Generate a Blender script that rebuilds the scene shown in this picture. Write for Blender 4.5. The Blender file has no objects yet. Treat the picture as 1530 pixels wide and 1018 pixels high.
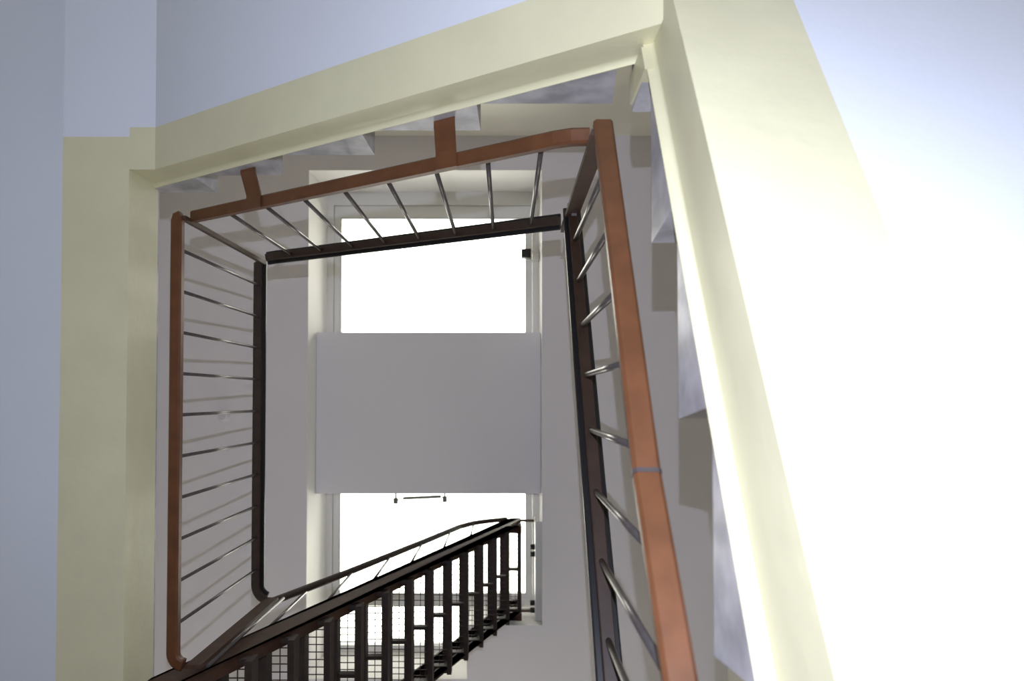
import bpy, math, random
from mathutils import Vector
random.seed(4)
S = 0.68                     # metres per drawing unit (all coordinates below are drawing units, camera at the origin)
scene = bpy.context.scene

# ------------------------------------------------------------------ camera, sky, light, exposure
cam_d = bpy.data.cameras.new('camera')
cam = bpy.data.objects.new('camera', cam_d)
scene.collection.objects.link(cam)
scene.camera = cam
cam_d.sensor_width = 36.0
cam_d.lens = 36.0 * 1000 / 1530
cam_d.shift_x = 8 / 1530
cam_d.shift_y = 65 / 1530
cam_d.clip_start = 0.02
cam.location = (0, 0, 0)
TILT = math.atan(0.021)      # looks almost straight up; image right is +x, image down is +y
cam.rotation_euler = (math.pi - 0.0, 0, 0)
fwd = Vector((0, -math.sin(TILT), math.cos(TILT)))
right = Vector((1, 0, 0))
up = right.cross(fwd)
from mathutils import Matrix
cam.rotation_euler = Matrix((right, up, -fwd)).transposed().to_euler()
cam_d.dof.use_dof = True
cam_d.dof.focus_distance = 2.2
cam_d.dof.aperture_fstop = 3.2

world = bpy.data.worlds.new('overcast_sky')
scene.world = world
world.use_nodes = True
bg = world.node_tree.nodes['Background']
bg.inputs['Color'].default_value = (1.0, 0.955, 0.85, 1)
bg.inputs['Strength'].default_value = 6.8

fl = bpy.data.lights.new('camera_flash', 'SPOT')   # the on-camera flash: hot in the middle, fading to the corners
fl.energy = 112
fl.spot_size = math.radians(174)
fl.spot_blend = 0.82
fl.color = (0.86, 0.92, 1.14)
fl.shadow_soft_size = 0.004
flash = bpy.data.objects.new('camera_flash', fl)
flash.location = (0.0, -0.262 * S, 0.0)
flash.rotation_euler = cam.rotation_euler
scene.collection.objects.link(flash)

# portals only guide the sampling of the sky through the four window openings; they emit nothing themselves
def portal(name, loc, sx, sy, rot):
    a = bpy.data.lights.new(name, 'AREA'); a.shape = 'RECTANGLE'; a.size = sx * S; a.size_y = sy * S
    a.cycles.is_portal = True
    o = bpy.data.objects.new(name, a); o.location = Vector(loc) * S; o.rotation_euler = rot
    scene.collection.objects.link(o)
portal('sky_portal', (-0.88, -1.61, 8.20), 2.50, 1.73, (0, 0, 0))
portal('sky_portal', (-0.88, 1.75, 8.20), 2.50, 1.36, (0, 0, 0))
portal('sky_portal', (-1.28, 2.715, 8.20), 1.70, 0.57, (0, 0, 0))
portal('sky_portal', (-0.70, 6.78, 6.175), 5.0, 1.45, (math.radians(-90), 0, 0))

scene.view_settings.view_transform = 'Standard'
scene.view_settings.look = 'None'
scene.view_settings.gamma = 1.0
scene.view_settings.use_curve_mapping = False
scene.view_settings.exposure = 0.0

# ------------------------------------------------------------------ materials
MATS = {}
def mat(name, col, rough=0.6, metal=0.0, noise=0.0, nscale=8.0, bump=0.0, bscale=30.0, spec=0.5, col2=None, detail=4.0, coat=0.0):
    m = bpy.data.materials.new(name)
    m.use_nodes = True
    nt = m.node_tree
    b = nt.nodes['Principled BSDF']
    b.inputs['Roughness'].default_value = rough
    b.inputs['Metallic'].default_value = metal
    b.inputs['Specular IOR Level'].default_value = spec
    b.inputs['Coat Weight'].default_value = coat
    b.inputs['Base Color'].default_value = (*col, 1)
    tc = nt.nodes.new('ShaderNodeTexCoord')
    geo = nt.nodes.new('ShaderNodeNewGeometry')
    if noise > 0 or col2:
        n = nt.nodes.new('ShaderNodeTexNoise')
        n.inputs['Scale'].default_value = nscale
        n.inputs['Detail'].default_value = detail
        nt.links.new(geo.outputs['Position'], n.inputs['Vector'])
        r = nt.nodes.new('ShaderNodeValToRGB')
        c2 = col2 if col2 else tuple(c * (1 - noise) for c in col)
        r.color_ramp.elements[0].position = 0.35
        r.color_ramp.elements[1].position = 0.68
        r.color_ramp.elements[0].color = (*c2, 1)
        r.color_ramp.elements[1].color = (*col, 1)
        nt.links.new(n.outputs['Fac'], r.inputs['Fac'])
        nt.links.new(r.outputs['Color'], b.inputs['Base Color'])
    if bump > 0:
        n2 = nt.nodes.new('ShaderNodeTexNoise')
        n2.inputs['Scale'].default_value = bscale
        n2.inputs['Detail'].default_value = 3.0
        nt.links.new(geo.outputs['Position'], n2.inputs['Vector'])
        bp = nt.nodes.new('ShaderNodeBump')
        bp.inputs['Strength'].default_value = bump
        bp.inputs['Distance'].default_value = 0.01
        nt.links.new(n2.outputs['Fac'], bp.inputs['Height'])
        nt.links.new(bp.outputs['Normal'], b.inputs['Normal'])
    MATS[name] = m
    return m

mat('lilac_paint', (0.70, 0.73, 0.785), 0.85, noise=0.03, nscale=2.0, bump=0.05, bscale=60)
mat('cream_gloss', (0.69, 0.655, 0.435), 0.38, noise=0.06, nscale=6.0, bump=0.13, bscale=24)
mat('ceiling_paint', (0.86, 0.825, 0.88), 0.9, noise=0.02, nscale=2.0)
mat('wall_paint', (0.85, 0.82, 0.74), 0.85, noise=0.03, nscale=2.0, bump=0.05, bscale=50)
mat('reveal_paint', (0.90, 0.88, 0.86), 0.7)
mat('panel_paint', (0.84, 0.825, 0.88), 0.85)
mat('floor_tile', (0.46, 0.40, 0.32), 0.5, noise=0.2, nscale=4)
mat('marble', (0.52, 0.505, 0.535), 0.35, nscale=16.0, col2=(0.31, 0.30, 0.32), detail=8, bump=0.03)
mat('brown_paint', (0.14, 0.053, 0.020), 0.42, spec=0.5, noise=0.25, nscale=18, bump=0.04, bscale=60)
mat('dark_brown_paint', (0.075, 0.034, 0.020), 0.6, noise=0.3, nscale=18)
mat('black_plastic', (0.010, 0.009, 0.010), 0.35)
mat('steel_rod', (0.15, 0.132, 0.135), 0.30, metal=0.6, noise=0.2, nscale=40)
mat('rail_flat_paint', (0.042, 0.022, 0.013), 0.5, noise=0.3, nscale=18)
mat('dark_steel', (0.042, 0.024, 0.018), 0.6, noise=0.3, nscale=30)
mat('white_frame', (0.86, 0.85, 0.84), 0.4)
mat('grey_seal', (0.35, 0.35, 0.35), 0.6)
mat('white_steel', (0.74, 0.74, 0.74), 0.4)
mat('black_box', (0.015, 0.015, 0.016), 0.5)
mat('grey_metal', (0.18, 0.18, 0.17), 0.4, metal=0.5)
mat('white_plastic', (0.72, 0.70, 0.74), 0.5)
def glass():
    m = bpy.data.materials.new('window_glass')
    m.use_nodes = True
    nt = m.node_tree
    for n in list(nt.nodes):
        nt.nodes.remove(n)
    out = nt.nodes.new('ShaderNodeOutputMaterial')
    mx = nt.nodes.new('ShaderNodeMixShader')
    fr = nt.nodes.new('ShaderNodeFresnel'); fr.inputs['IOR'].default_value = 1.45
    tr = nt.nodes.new('ShaderNodeBsdfTransparent'); tr.inputs['Color'].default_value = (0.94, 0.96, 0.95, 1)
    gl = nt.nodes.new('ShaderNodeBsdfGlossy'); gl.inputs['Roughness'].default_value = 0.02
    nt.links.new(fr.outputs[0], mx.inputs[0]); nt.links.new(tr.outputs[0], mx.inputs[1]); nt.links.new(gl.outputs[0], mx.inputs[2])
    nt.links.new(mx.outputs[0], out.inputs['Surface'])
    MATS['window_glass'] = m
glass()

# ------------------------------------------------------------------ builders
WORLD = {}                    # world position (metres) of every object
def place(o, loc, parent):
    scene.collection.objects.link(o)
    loc = Vector(loc)
    WORLD[o.name] = loc.copy()
    if parent is not None:
        o.parent = parent
        o.location = loc - WORLD[parent.name]
    else:
        o.location = loc
    return o
def tag(o, label=None, cat=None, group=None, kind=None):
    if label: o['label'] = label
    if cat: o['category'] = cat
    if group: o['group'] = group
    if kind: o['kind'] = kind
    return o
def thing(name, label, cat, loc, group=None):
    o = bpy.data.objects.new(name, None)
    o.empty_display_size = 0.1
    place(o, Vector(loc) * S, None)
    return tag(o, label, cat, group)

class MB:
    def __init__(s): s.v = []; s.f = []; s.sm = []
    def poly(s, pts, faces, smooth=False):
        k = len(s.v); s.v += [Vector(p) for p in pts]
        s.f += [tuple(i + k for i in f) for f in faces]; s.sm += [smooth] * len(faces)
        return s
    def box(s, x0, x1, y0, y1, z0, z1):
        p = [(x, y, z) for z in (z0, z1) for y in (y0, y1) for x in (x0, x1)]
        return s.poly(p, [(0, 2, 3, 1), (4, 5, 7, 6), (0, 1, 5, 4), (2, 6, 7, 3), (0, 4, 6, 2), (1, 3, 7, 5)])
    def loft(s, rings, smooth=False, closed_ends=True):
        n = len(rings[0]); pts = [p for r in rings for p in r]; fs = []
        for i in range(len(rings) - 1):
            for j in range(n):
                a = i * n + j; b = i * n + (j + 1) % n
                fs.append((a, b, b + n, a + n))
        k = len(s.v); s.v += [Vector(p) for p in pts]
        s.f += [tuple(i + k for i in f) for f in fs]; s.sm += [smooth] * len(fs)
        if closed_ends:
            s.f.append(tuple(k + i for i in reversed(range(n)))); s.sm.append(False)
            m = (len(rings) - 1) * n
            s.f.append(tuple(k + m + i for i in range(n))); s.sm.append(False)
        return s
    def prism(s, prof, axis, a, b):
        """prof in (run, z); axis = axis across which it is extruded"""
        def P(q, t): return (t, q[0], q[1]) if axis == 'x' else (q[0], t, q[1])
        return s.loft([[P(q, a) for q in prof], [P(q, b) for q in prof]])
    def tube(s, p0, p1, r, n=10, r1=None):
        p0 = Vector(p0); p1 = Vector(p1); d = (p1 - p0).normalized()
        a = d.orthogonal().normalized(); b = d.cross(a)
        r1 = r if r1 is None else r1
        ring = lambda c, rr: [c + (a * math.cos(t * math.tau / n) + b * math.sin(t * math.tau / n)) * rr for t in range(n)]
        return s.loft([ring(p0, r), ring(p1, r1)], smooth=True)
    def sweep(s, path, w, h, ch=0.008, dz=0.0):
        """rectangular section with chamfered corners along a path; stays upright"""
        path = [Vector(p) for p in path]; rings = []
        for i, p in enumerate(path):
            t = Vector((0, 0, 0))
            if i > 0: t += (path[i] - path[i - 1]).normalized()
            if i < len(path) - 1: t += (path[i + 1] - path[i]).normalized()
            t.normalize()
            side = t.cross(Vector((0, 0, 1))).normalized(); u = side.cross(t).normalized()
            sc = 1.0
            if 0 < i < len(path) - 1:
                c = (path[i] - path[i - 1]).normalized().dot(t); sc = 1 / max(c, 0.6)
            hw = w / 2; hh = h / 2
            sec = [(-hw + ch, -hh), (hw - ch, -hh), (hw, -hh + ch), (hw, hh - ch), (hw - ch, hh), (-hw + ch, hh), (-hw, hh - ch), (-hw, -hh + ch)]
            rings.append([p + side * (q[0] * sc) + u * (q[1] + dz) for q in sec])
        return s.loft(rings)
    def build(s, name, m, parent=None, loc=None):
        vs = [v * S for v in s.v]
        lo = Vector([min(v[i] for v in vs) for i in range(3)]); hi = Vector([max(v[i] for v in vs) for i in range(3)])
        base = (lo + hi) / 2 if loc is None else Vector(loc) * S
        me = bpy.data.meshes.new(name)
        me.from_pydata([v - base for v in vs], [], s.f)
        for p, q in zip(me.polygons, s.sm): p.use_smooth = q
        me.materials.append(MATS[m])
        import bmesh
        bm = bmesh.new(); bm.from_mesh(me); bmesh.ops.recalc_face_normals(bm, faces=bm.faces); bm.to_mesh(me); bm.free()
        me.update()
        return place(bpy.data.objects.new(name, me), base, parent)
def again(o, loc, parent):
    """copy of a mesh object at another place (shares mesh data); loc in drawing units is the new object origin"""
    return place(o.copy(), Vector(loc) * S, parent)
def struct(o): o['kind'] = 'structure'; return o
def arc(c, r, a0, a1, z, n=6):
    return [(c[0] + r * math.cos(math.radians(a0 + (a1 - a0) * i / n)), c[1] + r * math.sin(math.radians(a0 + (a1 - a0) * i / n)), z) for i in range(n + 1)]

# ------------------------------------------------------------------ room shell
XW, XE, YN, YS, ZF, ZC = -3.8, 2.35, -2.845, 6.6, -2.0, 7.2
OX0, OX1, OY0, OY1 = -2.145, 0.385, -2.472, 2.43
struct(MB().box(XW, XE, YN, YS, ZF - 0.15, ZF).build('floor', 'floor_tile'))
c = MB()
HX1, HY1 = -0.42, 3.0          # bay of the opening behind the ladder
c.box(XW, OX0, YN, YS, ZC, ZC + 0.2).box(OX1, XE, YN, YS, ZC, ZC + 0.2).box(OX0, OX1, YN, OY0, ZC, ZC + 0.2).box(HX1, OX1, OY1, HY1, ZC, ZC + 0.2).box(OX0, OX1, HY1, YS, ZC, ZC + 0.2)
ceiling = struct(c.build('ceiling', 'ceiling_paint'))
r = MB(); ZT = 8.25
r.box(OX0 - 0.15, OX0, OY0 - 0.15, HY1 + 0.15, ZC + 0.2, ZT).box(OX1, OX1 + 0.15, OY0 - 0.15, OY1 + 0.15, ZC + 0.2, ZT)
r.box(OX0, OX1, OY0 - 0.15, OY0, ZC + 0.2, ZT).box(HX1, OX1, OY1, OY1 + 0.15, ZC + 0.2, ZT).box(HX1, HX1 + 0.15, OY1 + 0.15, HY1, ZC + 0.2, ZT).box(OX0, HX1 + 0.15, HY1, HY1 + 0.15, ZC + 0.2, ZT)
r.build('skylight_reveal', 'reveal_paint', ceiling)
l = MB(); e = 0.004
l.box(OX0, OX0 + e, OY0, OY1, ZC, ZC + 0.2).box(OX1 - e, OX1, OY0, OY1, ZC, ZC + 0.2).box(OX0, OX1, OY0, OY0 + e, ZC, ZC + 0.2).box(HX1, OX1, OY1 - e, OY1, ZC, ZC + 0.2).box(HX1 - e, HX1, OY1, HY1, ZC, ZC + 0.2).box(OX0, HX1, HY1 - e, HY1, ZC, ZC + 0.2)
l.build('reveal_lining', 'reveal_paint', ceiling)
PY0, PY1 = -0.739, 1.072
MB().box(OX0 + e, OX1 - e, PY0, PY1, 7.524, ZT).build('skylight_panel', 'panel_paint', ceiling)
struct(MB().box(XW - 0.2, XW, YN - 0.2, YS + 0.2, ZF - 0.15, ZC + 0.2).build('wall_west', 'wall_paint'))
struct(MB().box(XE, XE + 0.2, YN - 0.2, YS + 0.2, ZF - 0.15, ZC + 0.2).build('wall_east', 'wall_paint'))
struct(MB().box(XW, XE, YN - 0.2, YN, ZF - 0.15, ZC + 0.2).build('wall_north', 'wall_paint'))
WX0, WX1, WZ0, WZ1 = -3.2, 1.8, 5.45, 6.9
struct(MB().box(XW, XE, YS, YS + 0.2, ZF - 0.15, WZ0).box(XW, XE, YS, YS + 0.2, WZ1, ZC + 0.2).box(XW, WX0, YS, YS + 0.2, WZ0, WZ1).box(WX1, XE, YS, YS + 0.2, WZ0, WZ1).build('wall_south', 'wall_paint'))
w3 = bpy.data.objects.new('added_window', None); place(w3, Vector(((WX0 + WX1) / 2, YS, WZ0)) * S, None); struct(w3)  # out-of-view window added to brighten the ceiling and upper north wall
m = MB().box(WX0, WX1, YS + 0.06, YS + 0.14, WZ0, WZ0 + 0.08).box(WX0, WX1, YS + 0.06, YS + 0.14, WZ1 - 0.08, WZ1)
for i in range(5):
    x = WX0 + (WX1 - WX0 - 0.08) * i / 4; m.box(x, x + 0.08, YS + 0.06, YS + 0.14, WZ0 + 0.08, WZ1 - 0.08)
m.build('window_frame', 'white_frame', w3)
for i in range(4):
    x = WX0 + (WX1 - WX0 - 0.08) * i / 4
    MB().box(x + 0.08, x + (WX1 - WX0 - 0.08) / 4, YS + 0.09, YS + 0.105, WZ0 + 0.08, WZ1 - 0.08).build('pane', 'window_glass', w3)

# skylight windows: outer frame, sash, pane, hardware
def skylight(name, y0, y1, tb):
    zf0, zf1 = 7.978, 8.12
    w = bpy.data.objects.new(name, None); place(w, Vector(((OX0 + OX1) / 2, (y0 + y1) / 2, zf0)) * S, None); struct(w)
    fw = 0.085
    fx0, fx1 = OX0, OX1
    def ring(x0, x1, ya, yb, t, ty, z0, z1, tb_=None):
        tb_ = ty if tb_ is None else tb_
        return MB().box(x0, x0 + t, ya, yb, z0, z1).box(x1 - t, x1, ya, yb, z0, z1).box(x0 + t, x1 - t, ya, ya + ty, z0, z1).box(x0 + t, x1 - t, yb - tb_, yb, z0, z1)
    ring(fx0, fx1, y0, y1, 0.075, 0.16, zf0 - 0.01, zf1, tb / 2).build('window_frame', 'white_frame', w)
    s = ring(fx0 + 0.08, fx1 - 0.08, y0 + 0.165, y1 - tb / 2, 0.075, 0.145, zf0 + 0.015, zf1, tb / 2).build('window_sash', 'white_frame', w)
    ring(fx0 + 0.155, fx1 - 0.155, y0 + 0.31, y1 - tb, 0.006, 0.006, zf0 + 0.012, zf0 + 0.05).build('seal', 'grey_seal', s)
    MB().box(fx0 + 0.155, fx1 - 0.155, y0 + 0.30, y1 - tb + 0.01, zf0 + 0.055, zf0 + 0.075).build('pane', 'window_glass', w)
    return w
w1 = skylight('window_1', OY0, PY0 + 0.30, 0.31)
w2 = skylight('window_2', PY1 - 0.30, OY1, 0.10)
w4 = bpy.data.objects.new('window_4', None); place(w4, Vector(((OX0 + HX1) / 2, OY1, 7.978)) * S, None); struct(w4)
MB().box(OX0, OX0 + 0.08, OY1, HY1, 7.97, 8.12).box(HX1 - 0.08, HX1, OY1, HY1, 7.97, 8.12).box(OX0 + 0.08, HX1 - 0.08, HY1 - 0.08, HY1, 7.97, 8.12).box(OX0 + 0.08, HX1 - 0.08, OY1, OY1 + 0.03, 7.97, 8.12).build('window_frame', 'white_frame', w4)
MB().box(OX0 + 0.08, HX1 - 0.08, OY1 + 0.03, HY1 - 0.08, 8.03, 8.05).build('pane', 'window_glass', w4)
# black latch motor with white bracket on the near window, pull handle on the other
z = 7.72
m = MB().box(0.172, 0.282, -1.73, -1.63, z, z + 0.10).build('latch_motor', 'black_box', w1)
b = MB().box(0.282, 0.381, -1.715, -1.70, z + 0.02, z + 0.06).box(0.282, 0.381, -1.605, -1.59, z + 0.02, z + 0.06).box(0.365, 0.381, -1.715, -1.59, z, z + 0.08).box(0.225, 0.265, -1.63, -1.60, z + 0.02, z + 0.06)
b.build('latch_bracket', 'white_steel', w1)
h = MB().tube((-1.17, 1.135, 7.60), (-0.745, 1.115, 7.60), 0.017, 8)
hb = h.build('pull_handle', 'grey_metal', w2)
for hx, hy in ((-1.255, 1.165), (-0.70, 1.145)):
    MB().box(hx - 0.024, hx + 0.024, hy - 0.03, hy + 0.03, 7.58, 7.64).box(hx - 0.008, hx + 0.008, 1.072, hy, 7.60, 7.62).build('handle_mount', 'grey_metal', hb)
MB().tube((-1.255, 1.165, 7.61), (-1.17, 1.135, 7.60), 0.006, 6).tube((-0.745, 1.115, 7.60), (-0.70, 1.145, 7.61), 0.006, 6).build('handle_link', 'grey_metal', hb)

# ------------------------------------------------------------------ stairs
R_STRIP = lambda y: 1.385 - 0.575 * y
R_BOT = lambda y: 1.125 - 0.59 * y
T_STRIP = lambda x: 2.315 - 0.575 * x
T_BOT = lambda x: 2.14 - 0.585 * x
NOSE = 0.03
TNOSE = 0.005

def string_section(face, lip, inner, zb, zs, axis, t, fil):
    """closed section of the edge string: face, concave fillet under the marble, lip"""
    d = lip - face
    q = [(inner, zb), (face, zb), (face, zs - fil)]
    for i in range(1, 6):
        a = i / 6 * math.pi / 2
        q.append((face + d * (1 - math.cos(a)), zs - fil + (fil - 0.004) * math.sin(a)))
    q += [(lip, zs - 0.004), (lip, zs), (inner, zs)]
    return [(u, t, v) if axis == 'y' else (t, u, v) for u, v in q]

# --- right flight (rises away from the bottom of the picture)
rf = thing('stair_flight', 'overexposed flight on the right with broad cream-edged soffit and marble step ends', 'stairs', (1.4, 2.5, ZF), 'stair flights')
YA, YB = -1.065, 6.0
WE, WN, WW = XE - 0.004, YN + 0.004, XW + 0.004
ST_IN = 0.50
m = MB().loft([string_section(0.440, 0.41, ST_IN, R_BOT(t), R_STRIP(t), 'y', t, 0.022) for t in (YB, 4, 2, 1, 0.5, 0, -0.5, YA)])
m.build('stringer', 'cream_gloss', rf)
YL = -1.30
def slab_r(x0, x1, th=0.12):
    ys = (YB, YL, WN)
    rings = []
    for y in ys:
        zb = R_BOT(max(y, YL)); rings.append([(x0, y, zb), (x1, y, zb), (x1, y, zb + th), (x0, y, zb + th)])
    return MB().loft(rings)
m = slab_r(ST_IN, 0.757)
# the string's own underside carries the border up to its face; continue it past the corner
m.loft([[(0.445, y, R_BOT(max(y, YL))), (ST_IN, y, R_BOT(max(y, YL))), (ST_IN, y, R_BOT(max(y, YL)) + 0.12), (0.445, y, R_BOT(max(y, YL)) + 0.12)] for y in (YA, YL, WN)])
m.build('soffit_border', 'cream_gloss', rf)
slab_r(0.757, WE).build('soffit_slab', 'lilac_paint', rf)
rn = [(0.51, 1.335), (0.05, 1.60), (-0.439, 1.885)]
lower = [(0.51 + 0.477 * k, 1.335 - 0.275 * k) for k in range(1, 12)]
allr = list(reversed(lower)) + rn + [(-0.936, 2.17)]
def step_mesh_r(i):
    y, zt = allr[i]; m = MB()
    yb = y - NOSE
    if i + 1 < len(allr):
        yn = allr[i + 1][0] - NOSE
    else:
        yn = WN
    # visible marble end over the string: bounded below by the string line
    k = (1.385 - zt) / 0.575                     # where the string line reaches tread height
    kk = max(k, yn)
    m.prism([(y, zt), (kk, zt), (kk, R_STRIP(kk)) if kk > k + 1e-4 else (kk - 0.001, zt), (yb, R_STRIP(yb))], 'x', 0.41, ST_IN)
    zb = lambda t: R_BOT(max(t, YL)) + 0.12
    pr = [(y, zt), (yn, zt), (yn, zb(yn))]
    if yn < YL: pr.append((YL, zb(YL)))
    pr += [(yb, zb(yb))]
    m.prism(pr, 'x', ST_IN, WE)
    return m
for i in range(len(allr)):
    step_mesh_r(i).build('step', 'marble', rf)
MB().prism([(-0.957, 2.165), (-1.049, 2.165), (-1.049, R_STRIP(-1.049) - 0.01), (-0.957, R_STRIP(-0.957) - 0.01)], 'x', 0.402, 0.45).build('corner_block', 'cream_gloss', rf)

# --- upper flight (rises from right to left across the top)
tf = thing('stair_flight', 'flight across the top of the picture with cream stringer and stepped marble ends', 'stairs', (-0.6, -1.95, 2.0), 'stair flights')
XA, XB = 0.445, -1.64
FY, LY, IY = -1.066, -1.05, -1.12
m = MB().loft([string_section(FY, LY, IY, T_BOT(t) if t >= XB else T_BOT(XB), T_STRIP(t), 'x', t, 0.03) for t in (XA, 0.2, -0.2, -0.6, -1.0, -1.3, XB, -1.76)])
m.build('stringer', 'cream_gloss', tf)
def slab_t(y0, y1, x1, th=0.10):
    return MB().loft([[(t, y0, z_), (t, y1, z_), (t, y1, z_ + th), (t, y0, z_ + th)] for t, z_ in ((XA, T_BOT(XA)), (XB, T_BOT(XB)), (x1, T_BOT(XB)))])
slab_t(IY, -1.265, -1.76).build('soffit_border', 'cream_gloss', tf)
slab_t(-1.265, WN, -1.645).build('soffit_slab', 'lilac_paint', tf)
tn = [(0.377, 2.365), (-0.102, 2.605), (-0.57, 2.87), (-1.057, 3.135), (-1.478, 3.40)]
for i, (x, zt) in enumerate(tn):
    m = MB()
    xn = tn[i + 1][0] - TNOSE if i + 1 < len(tn) else -1.76
    xb = x - (0.026 if i == 0 else TNOSE)
    k = (2.315 - zt) / 0.575; kk = max(k, xn)
    m.prism([(x, zt), (kk, zt), (kk, T_STRIP(kk)) if kk > k + 1e-4 else (kk - 0.001, zt), (xb, T_STRIP(xb))], 'y', LY, IY)
    zb = lambda t: T_BOT(max(t, XB)) + 0.10
    m.prism([(x, zt), (xn, zt), (xn, zb(xn)), (xb, zb(xb))], 'y', IY, WN)
    m.build('step', 'marble', tf)

# --- landing on the left
ld = thing('stair_landing', 'level landing along the left edge with cream painted edge beam and lilac underside', 'landing', (-2.7, 0.3, 3.10))
ZB = T_BOT(XB)
MB().box(-2.07, -1.76, -1.22, 3.4, ZB, 3.36).build('edge_beam', 'cream_gloss', ld)
m = MB().box(-2.07, -1.76, WN, -1.22, ZB, 3.36).box(-1.76, -1.645, WN, -1.265, ZB, ZB + 0.1)
m.build('beam_end', 'lilac_paint', ld)
MB().box(WW, -2.07, WN, 3.4, 3.22, 3.36).build('soffit_slab', 'lilac_paint', ld)
MB().box(WW, -1.775, WN, 3.4, 3.36, 3.40).build('landing_floor', 'marble', ld)

# ------------------------------------------------------------------ balustrades
def rods(parent, pts, zlo, zhi, r=0.0098):
    """vertical round balusters; pts = list of (x, y); zlo/zhi functions of the point"""
    for p in pts:
        MB().tube((p[0], p[1], zlo(p)), (p[0], p[1], zhi(p)), r, 10).build('baluster', 'steel_rod', parent)
def handrail(parent, path):
    hr = MB().sweep(path, 0.084, 0.018, 0.005).build('handrail', 'black_plastic', parent)
    MB().sweep(path, 0.044, 0.030, 0.003, dz=-0.024).build('rail_flat', 'rail_flat_paint', hr)
    return hr

# upper flight
tb = thing('balustrade', 'balustrade of the top flight, hung from two brown brackets, leaning across the skylight', 'balustrade', (-0.6, -0.92, 2.3), 'brown balustrades')
TL = lambda x: 2.465 - 0.575 * x
TU = lambda x: 3.61 - 0.495 * x
RY = -0.92
lo_path = [(-1.585, RY, TL(-1.585)), (-0.8, RY, TL(-0.8)), (0.05, RY, TL(0.05)), (0.17, RY, 2.365), (0.23, RY, 2.342), (0.292, RY, 2.338)]
MB().sweep(lo_path, 0.055, 0.045).build('bottom_rail', 'brown_paint', tb)
up_path = [(-1.56, RY + 0.01, 4.345), (-1.50, RY, 4.345), (-1.43, RY, TU(-1.43)), (-0.5, RY, TU(-0.5)), (0.28, RY, TU(0.28))]
handrail(tb, up_path)
rods(tb, [(x, RY) for x in (-1.379, -1.155, -0.937, -0.721, -0.504, -0.286, -0.073, 0.128)], lambda p: TL(p[0]), lambda p: TU(p[0]) - 0.02)
for bx, bz in ((-0.235, 2.50), (-1.185, 3.05)):
    zr = TL(bx) - 0.032
    m = MB()
    w = 0.042; sl = -0.575
    def pl(y, zc_): return [(bx - w, y, zc_ - sl * w), (bx + w, y, zc_ + sl * w)]
    ys = [(-1.05, zr - 0.075), (-1.035, zr - 0.075), (-0.955, zr - 0.004), (-0.888, zr - 0.004)]
    rings = []
    for y, q in ys:
        a, b_ = pl(y, q); rings.append([a, b_, (b_[0], b_[1], b_[2] + 0.014), (a[0], a[1], a[2] + 0.014)])
    m.loft(rings)
    m.build('bracket', 'brown_paint', tb)

# right flight
rb = thing('balustrade', 'nearest balustrade on the right with wide orange-brown bottom rail and silver rods', 'balustrade', (0.31, 0.0, 1.6), 'brown balustrades')
kpts = [(-0.885, 2.142), (0.17, 1.488), (0.9, 0.885), (1.9, 0.06)]
def RL(y):
    for (a, za), (b_, zb_) in zip(kpts, kpts[1:]):
        if y <= b_: return za + (zb_ - za) * (y - a) / (b_ - a)
    return kpts[-1][1]
RU = lambda y: 2.585 - 0.657 * y
RX = 0.31
MB().sweep([(RX, y, z_) for y, z_ in kpts], 0.062, 0.035).build('bottom_rail', 'brown_paint', rb)
MB().sweep([(RX, 0.163, RL(0.163)), (RX, 0.172, RL(0.172))], 0.065, 0.039).build('weld_joint', 'steel_rod', rb)
handrail(rb, [(RX, y, RU(y)) for y in (-0.90, 0, 1.9)])
rods(rb, [(RX, -0.715 + 0.208 * k) for k in range(12)], lambda p: RL(p[1]), lambda p: RU(p[1]) - 0.02, 0.0105)
MB().box(RX - 0.034, RX + 0.026, -0.872, -0.850, 2.15, 3.42).build('corner_post', 'dark_brown_paint', rb)
MB().box(RX - 0.012, RX + 0.012, -0.85, -0.838, 3.06, 3.11).build('post_clip', 'steel_rod', rb)
MB().box(RX - 0.02, RX + 0.02, 1.86, 1.90, ZF, 1.36).build('newel_post', 'dark_brown_paint', rb)

# landing
lb = thing('balustrade', 'upright level balustrade of the left landing with ten thin rods', 'balustrade', (-1.63, 0.2, 3.30), 'brown balustrades')
LX, LZ, LU = -1.63, 3.30, 4.41
path = [(LX + 0.022, -0.900, LZ), (LX + 0.005, -0.892, LZ), (LX, -0.875, LZ)] + [(LX, 0.2, LZ)] + arc((LX + 0.06, 1.245), 0.06, 180, 100, LZ, 6) 
MB().sweep(path, 0.055, 0.045).build('bottom_rail', 'brown_paint', lb)
pathu = [(LX, -0.895, LU), (LX, 0.2, LU)] + arc((LX + 0.09, 1.225), 0.09, 180, 110, LU, 6)
handrail(lb, pathu)
rods(lb, [(LX, -0.742 + 0.2065 * k) for k in range(10)], lambda p: LZ, lambda p: LU - 0.02, 0.0088)
MB().box(-1.612, -1.590, -0.905, -0.88, LZ, LU).build('corner_post', 'dark_brown_paint', lb)
MB().box(-1.572, -1.495, 1.305, 1.325, LZ, LU).build('end_plate', 'dark_brown_paint', lb)
MB().tube((-1.462, 1.31, LZ), (-1.462, 1.31, LU), 0.0095).build('baluster', 'steel_rod', lb)

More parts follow.
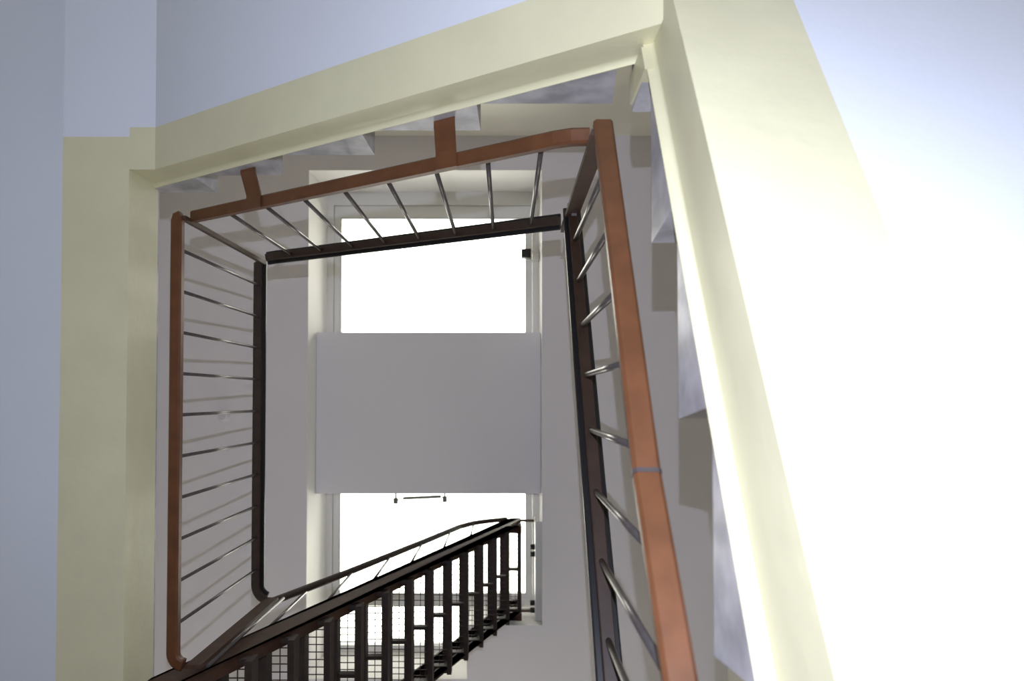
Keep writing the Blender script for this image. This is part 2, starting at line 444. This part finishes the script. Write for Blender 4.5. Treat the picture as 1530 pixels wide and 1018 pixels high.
# ------------------------------------------------------------------ roof ladder
la = thing('roof_ladder', 'steep dark steel ladder stair with grated treads climbing to the lower skylight', 'ladder', (-1.7, 1.9, 3.40))
Y0, Y1 = 1.37, 2.37
LT = lambda x: 7.62 + 2.48 * x
def lad_string(y0, y1, zoff_top, zoff_bot, x0, x1, name, mm, parent):
    p = [(x0, LT(x0) + zoff_top), (x1, LT(x1) + zoff_top), (x1 + 0.16, LT(x1) + zoff_top + 0.05), (x1 + 0.16, LT(x1) + zoff_top - 0.03), (x1 + 0.04, LT(x1 + 0.04) + zoff_bot), (x0, LT(x0) + zoff_bot)]
    return MB().prism(p, 'y', y0, y1).build(name, mm, parent)
xs0, xs1 = -1.74, 0.0
for ya, yb, sgn in ((Y0, Y0 + 0.02, 1), (Y1 - 0.02, Y1, -1)):
    s_ = lad_string(ya, yb, 0.0, -0.48, xs0, xs1, 'ladder_string', 'dark_brown_paint', la)
    yc0, yc1 = (ya, ya + 0.075) if sgn > 0 else (yb - 0.075, yb)
    lad_string(yc0, yc1, 0.0, -0.05, xs0, xs1, 'flange', 'dark_brown_paint', s_)
    lad_string(yc0, yc1, -0.43, -0.48, xs0, xs1, 'flange', 'dark_brown_paint', s_)
# treads: frame bars, centre bar, grating of thin wires
ZP = 0.31
nt_ = 13
proto = None
for k in range(nt_):
    zt = 7.38 - ZP * k
    xt = (zt - 7.38) / 2.48 - 0.005
    if proto is None:
        t = MB()
        t.box(xt - 0.070, xt, Y0 + 0.02, Y1 - 0.02, zt - 0.09, zt)
        t.box(xt + 0.122, xt + 0.16, Y0 + 0.02, Y1 - 0.02, zt - 0.10, zt)
        t.box(xt, xt + 0.13, Y0 + 0.02, Y0 + 0.05, zt - 0.07, zt).box(xt, xt + 0.13, Y1 - 0.08, Y1 - 0.02, zt - 0.07, zt)
        t.box(xt, xt + 0.13, 1.855, 1.88, zt - 0.06, zt)
        tr = t.build('tread', 'dark_steel', la)
        g = MB()
        for i in range(1, 19):
            y = Y0 + 0.05 + i * 0.047
            g.box(xt, xt + 0.13, y - 0.0025, y + 0.0025, zt - 0.012, zt - 0.006)
        for i in (1, 2):
            x = xt + 0.05 * i
            g.box(x - 0.0025, x + 0.0025, Y0 + 0.05, Y1 - 0.08, zt - 0.012, zt - 0.006)
        gr = g.build('grating', 'dark_steel', tr); gr['kind'] = 'stuff'
        proto = (tr, gr, Vector((xt, 0, zt)))
    else:
        off = Vector((xt, 0, zt)) - proto[2]
        c_ = again(proto[0], WORLD[proto[0].name] / S + off, la)
        again(proto[1], WORLD[proto[1].name] / S + off, c_)
# ladder handrail with uprights on the well side
HX = lambda z_: (z_ - 4.42) / 2.45 - 1.60
hp = [(-1.60, 1.36, 4.42), (HX(5.2), Y0, 5.2), (HX(6.4), Y0, 6.4), (-0.50, Y0, 7.15), (-0.36, Y0, 7.36), (-0.22, Y0, 7.47), (0.0, Y0, 7.60)]
MB().sweep(hp, 0.045, 0.05, 0.012).build('handrail', 'dark_steel', la)
for x in (-1.43, -1.22, -1.01, -0.80, -0.58, -0.36):
    zt_ = 4.42 + 2.45 * (x + 1.60) if x < -0.5 else 7.36 + (x + 0.36) * 0.8
    MB().tube((x, Y0 + 0.01, LT(x) - 0.2), (x, Y0 + 0.01, zt_), 0.0095).build('baluster', 'steel_rod', la)
# arms and plate that fix the ladder head to the skylight reveal
MB().box(0.155, 0.31, Y0, Y0 + 0.022, 7.55, 7.60).build('fixing_arm', 'dark_brown_paint', la)
MB().box(0.155, 0.31, Y1 - 0.01, Y1 + 0.014, 7.50, 7.55).build('fixing_arm', 'dark_brown_paint', la)
MB().box(0.135, 0.16, Y0, Y1, 7.30, 7.38).build('head_bar', 'dark_steel', la)
pl_ = thing('mounting_plate', 'white steel mounting plate with four black bolts on the skylight side', 'plate', (0.35, 1.87, 7.3))
MB().box(0.312, 0.332, 1.345, 2.41, 7.30, 7.62).box(0.332, 0.381, 1.345, 2.41, 7.30, 7.33).build('plate', 'white_steel', pl_)
for y in (1.68, 1.76, 2.30, 2.38):
    MB().tube((0.313, y - 0.02, 7.50), (0.262, y - 0.02, 7.50), 0.030, 8).build('bolt', 'black_box', pl_)

# ------------------------------------------------------------------ ceiling fitting
sd = thing('smoke_detector', 'small round pale detector on the ceiling behind the left landing rods', 'detector', (-3.036, 0.194, ZC))
def disc(r0, r1, z0, z1, name):
    n = 20; q = lambda r_, z_: [(-3.036 + r_ * math.cos(i * math.tau / n), 0.194 + r_ * math.sin(i * math.tau / n), z_) for i in range(n)]
    MB().loft([q(r1, z0), q(r0, z1)], smooth=False).build(name, 'white_plastic', sd)
disc(0.065, 0.065, ZC - 0.02, ZC, 'base')
disc(0.06, 0.042, ZC - 0.055, ZC - 0.02, 'cover')
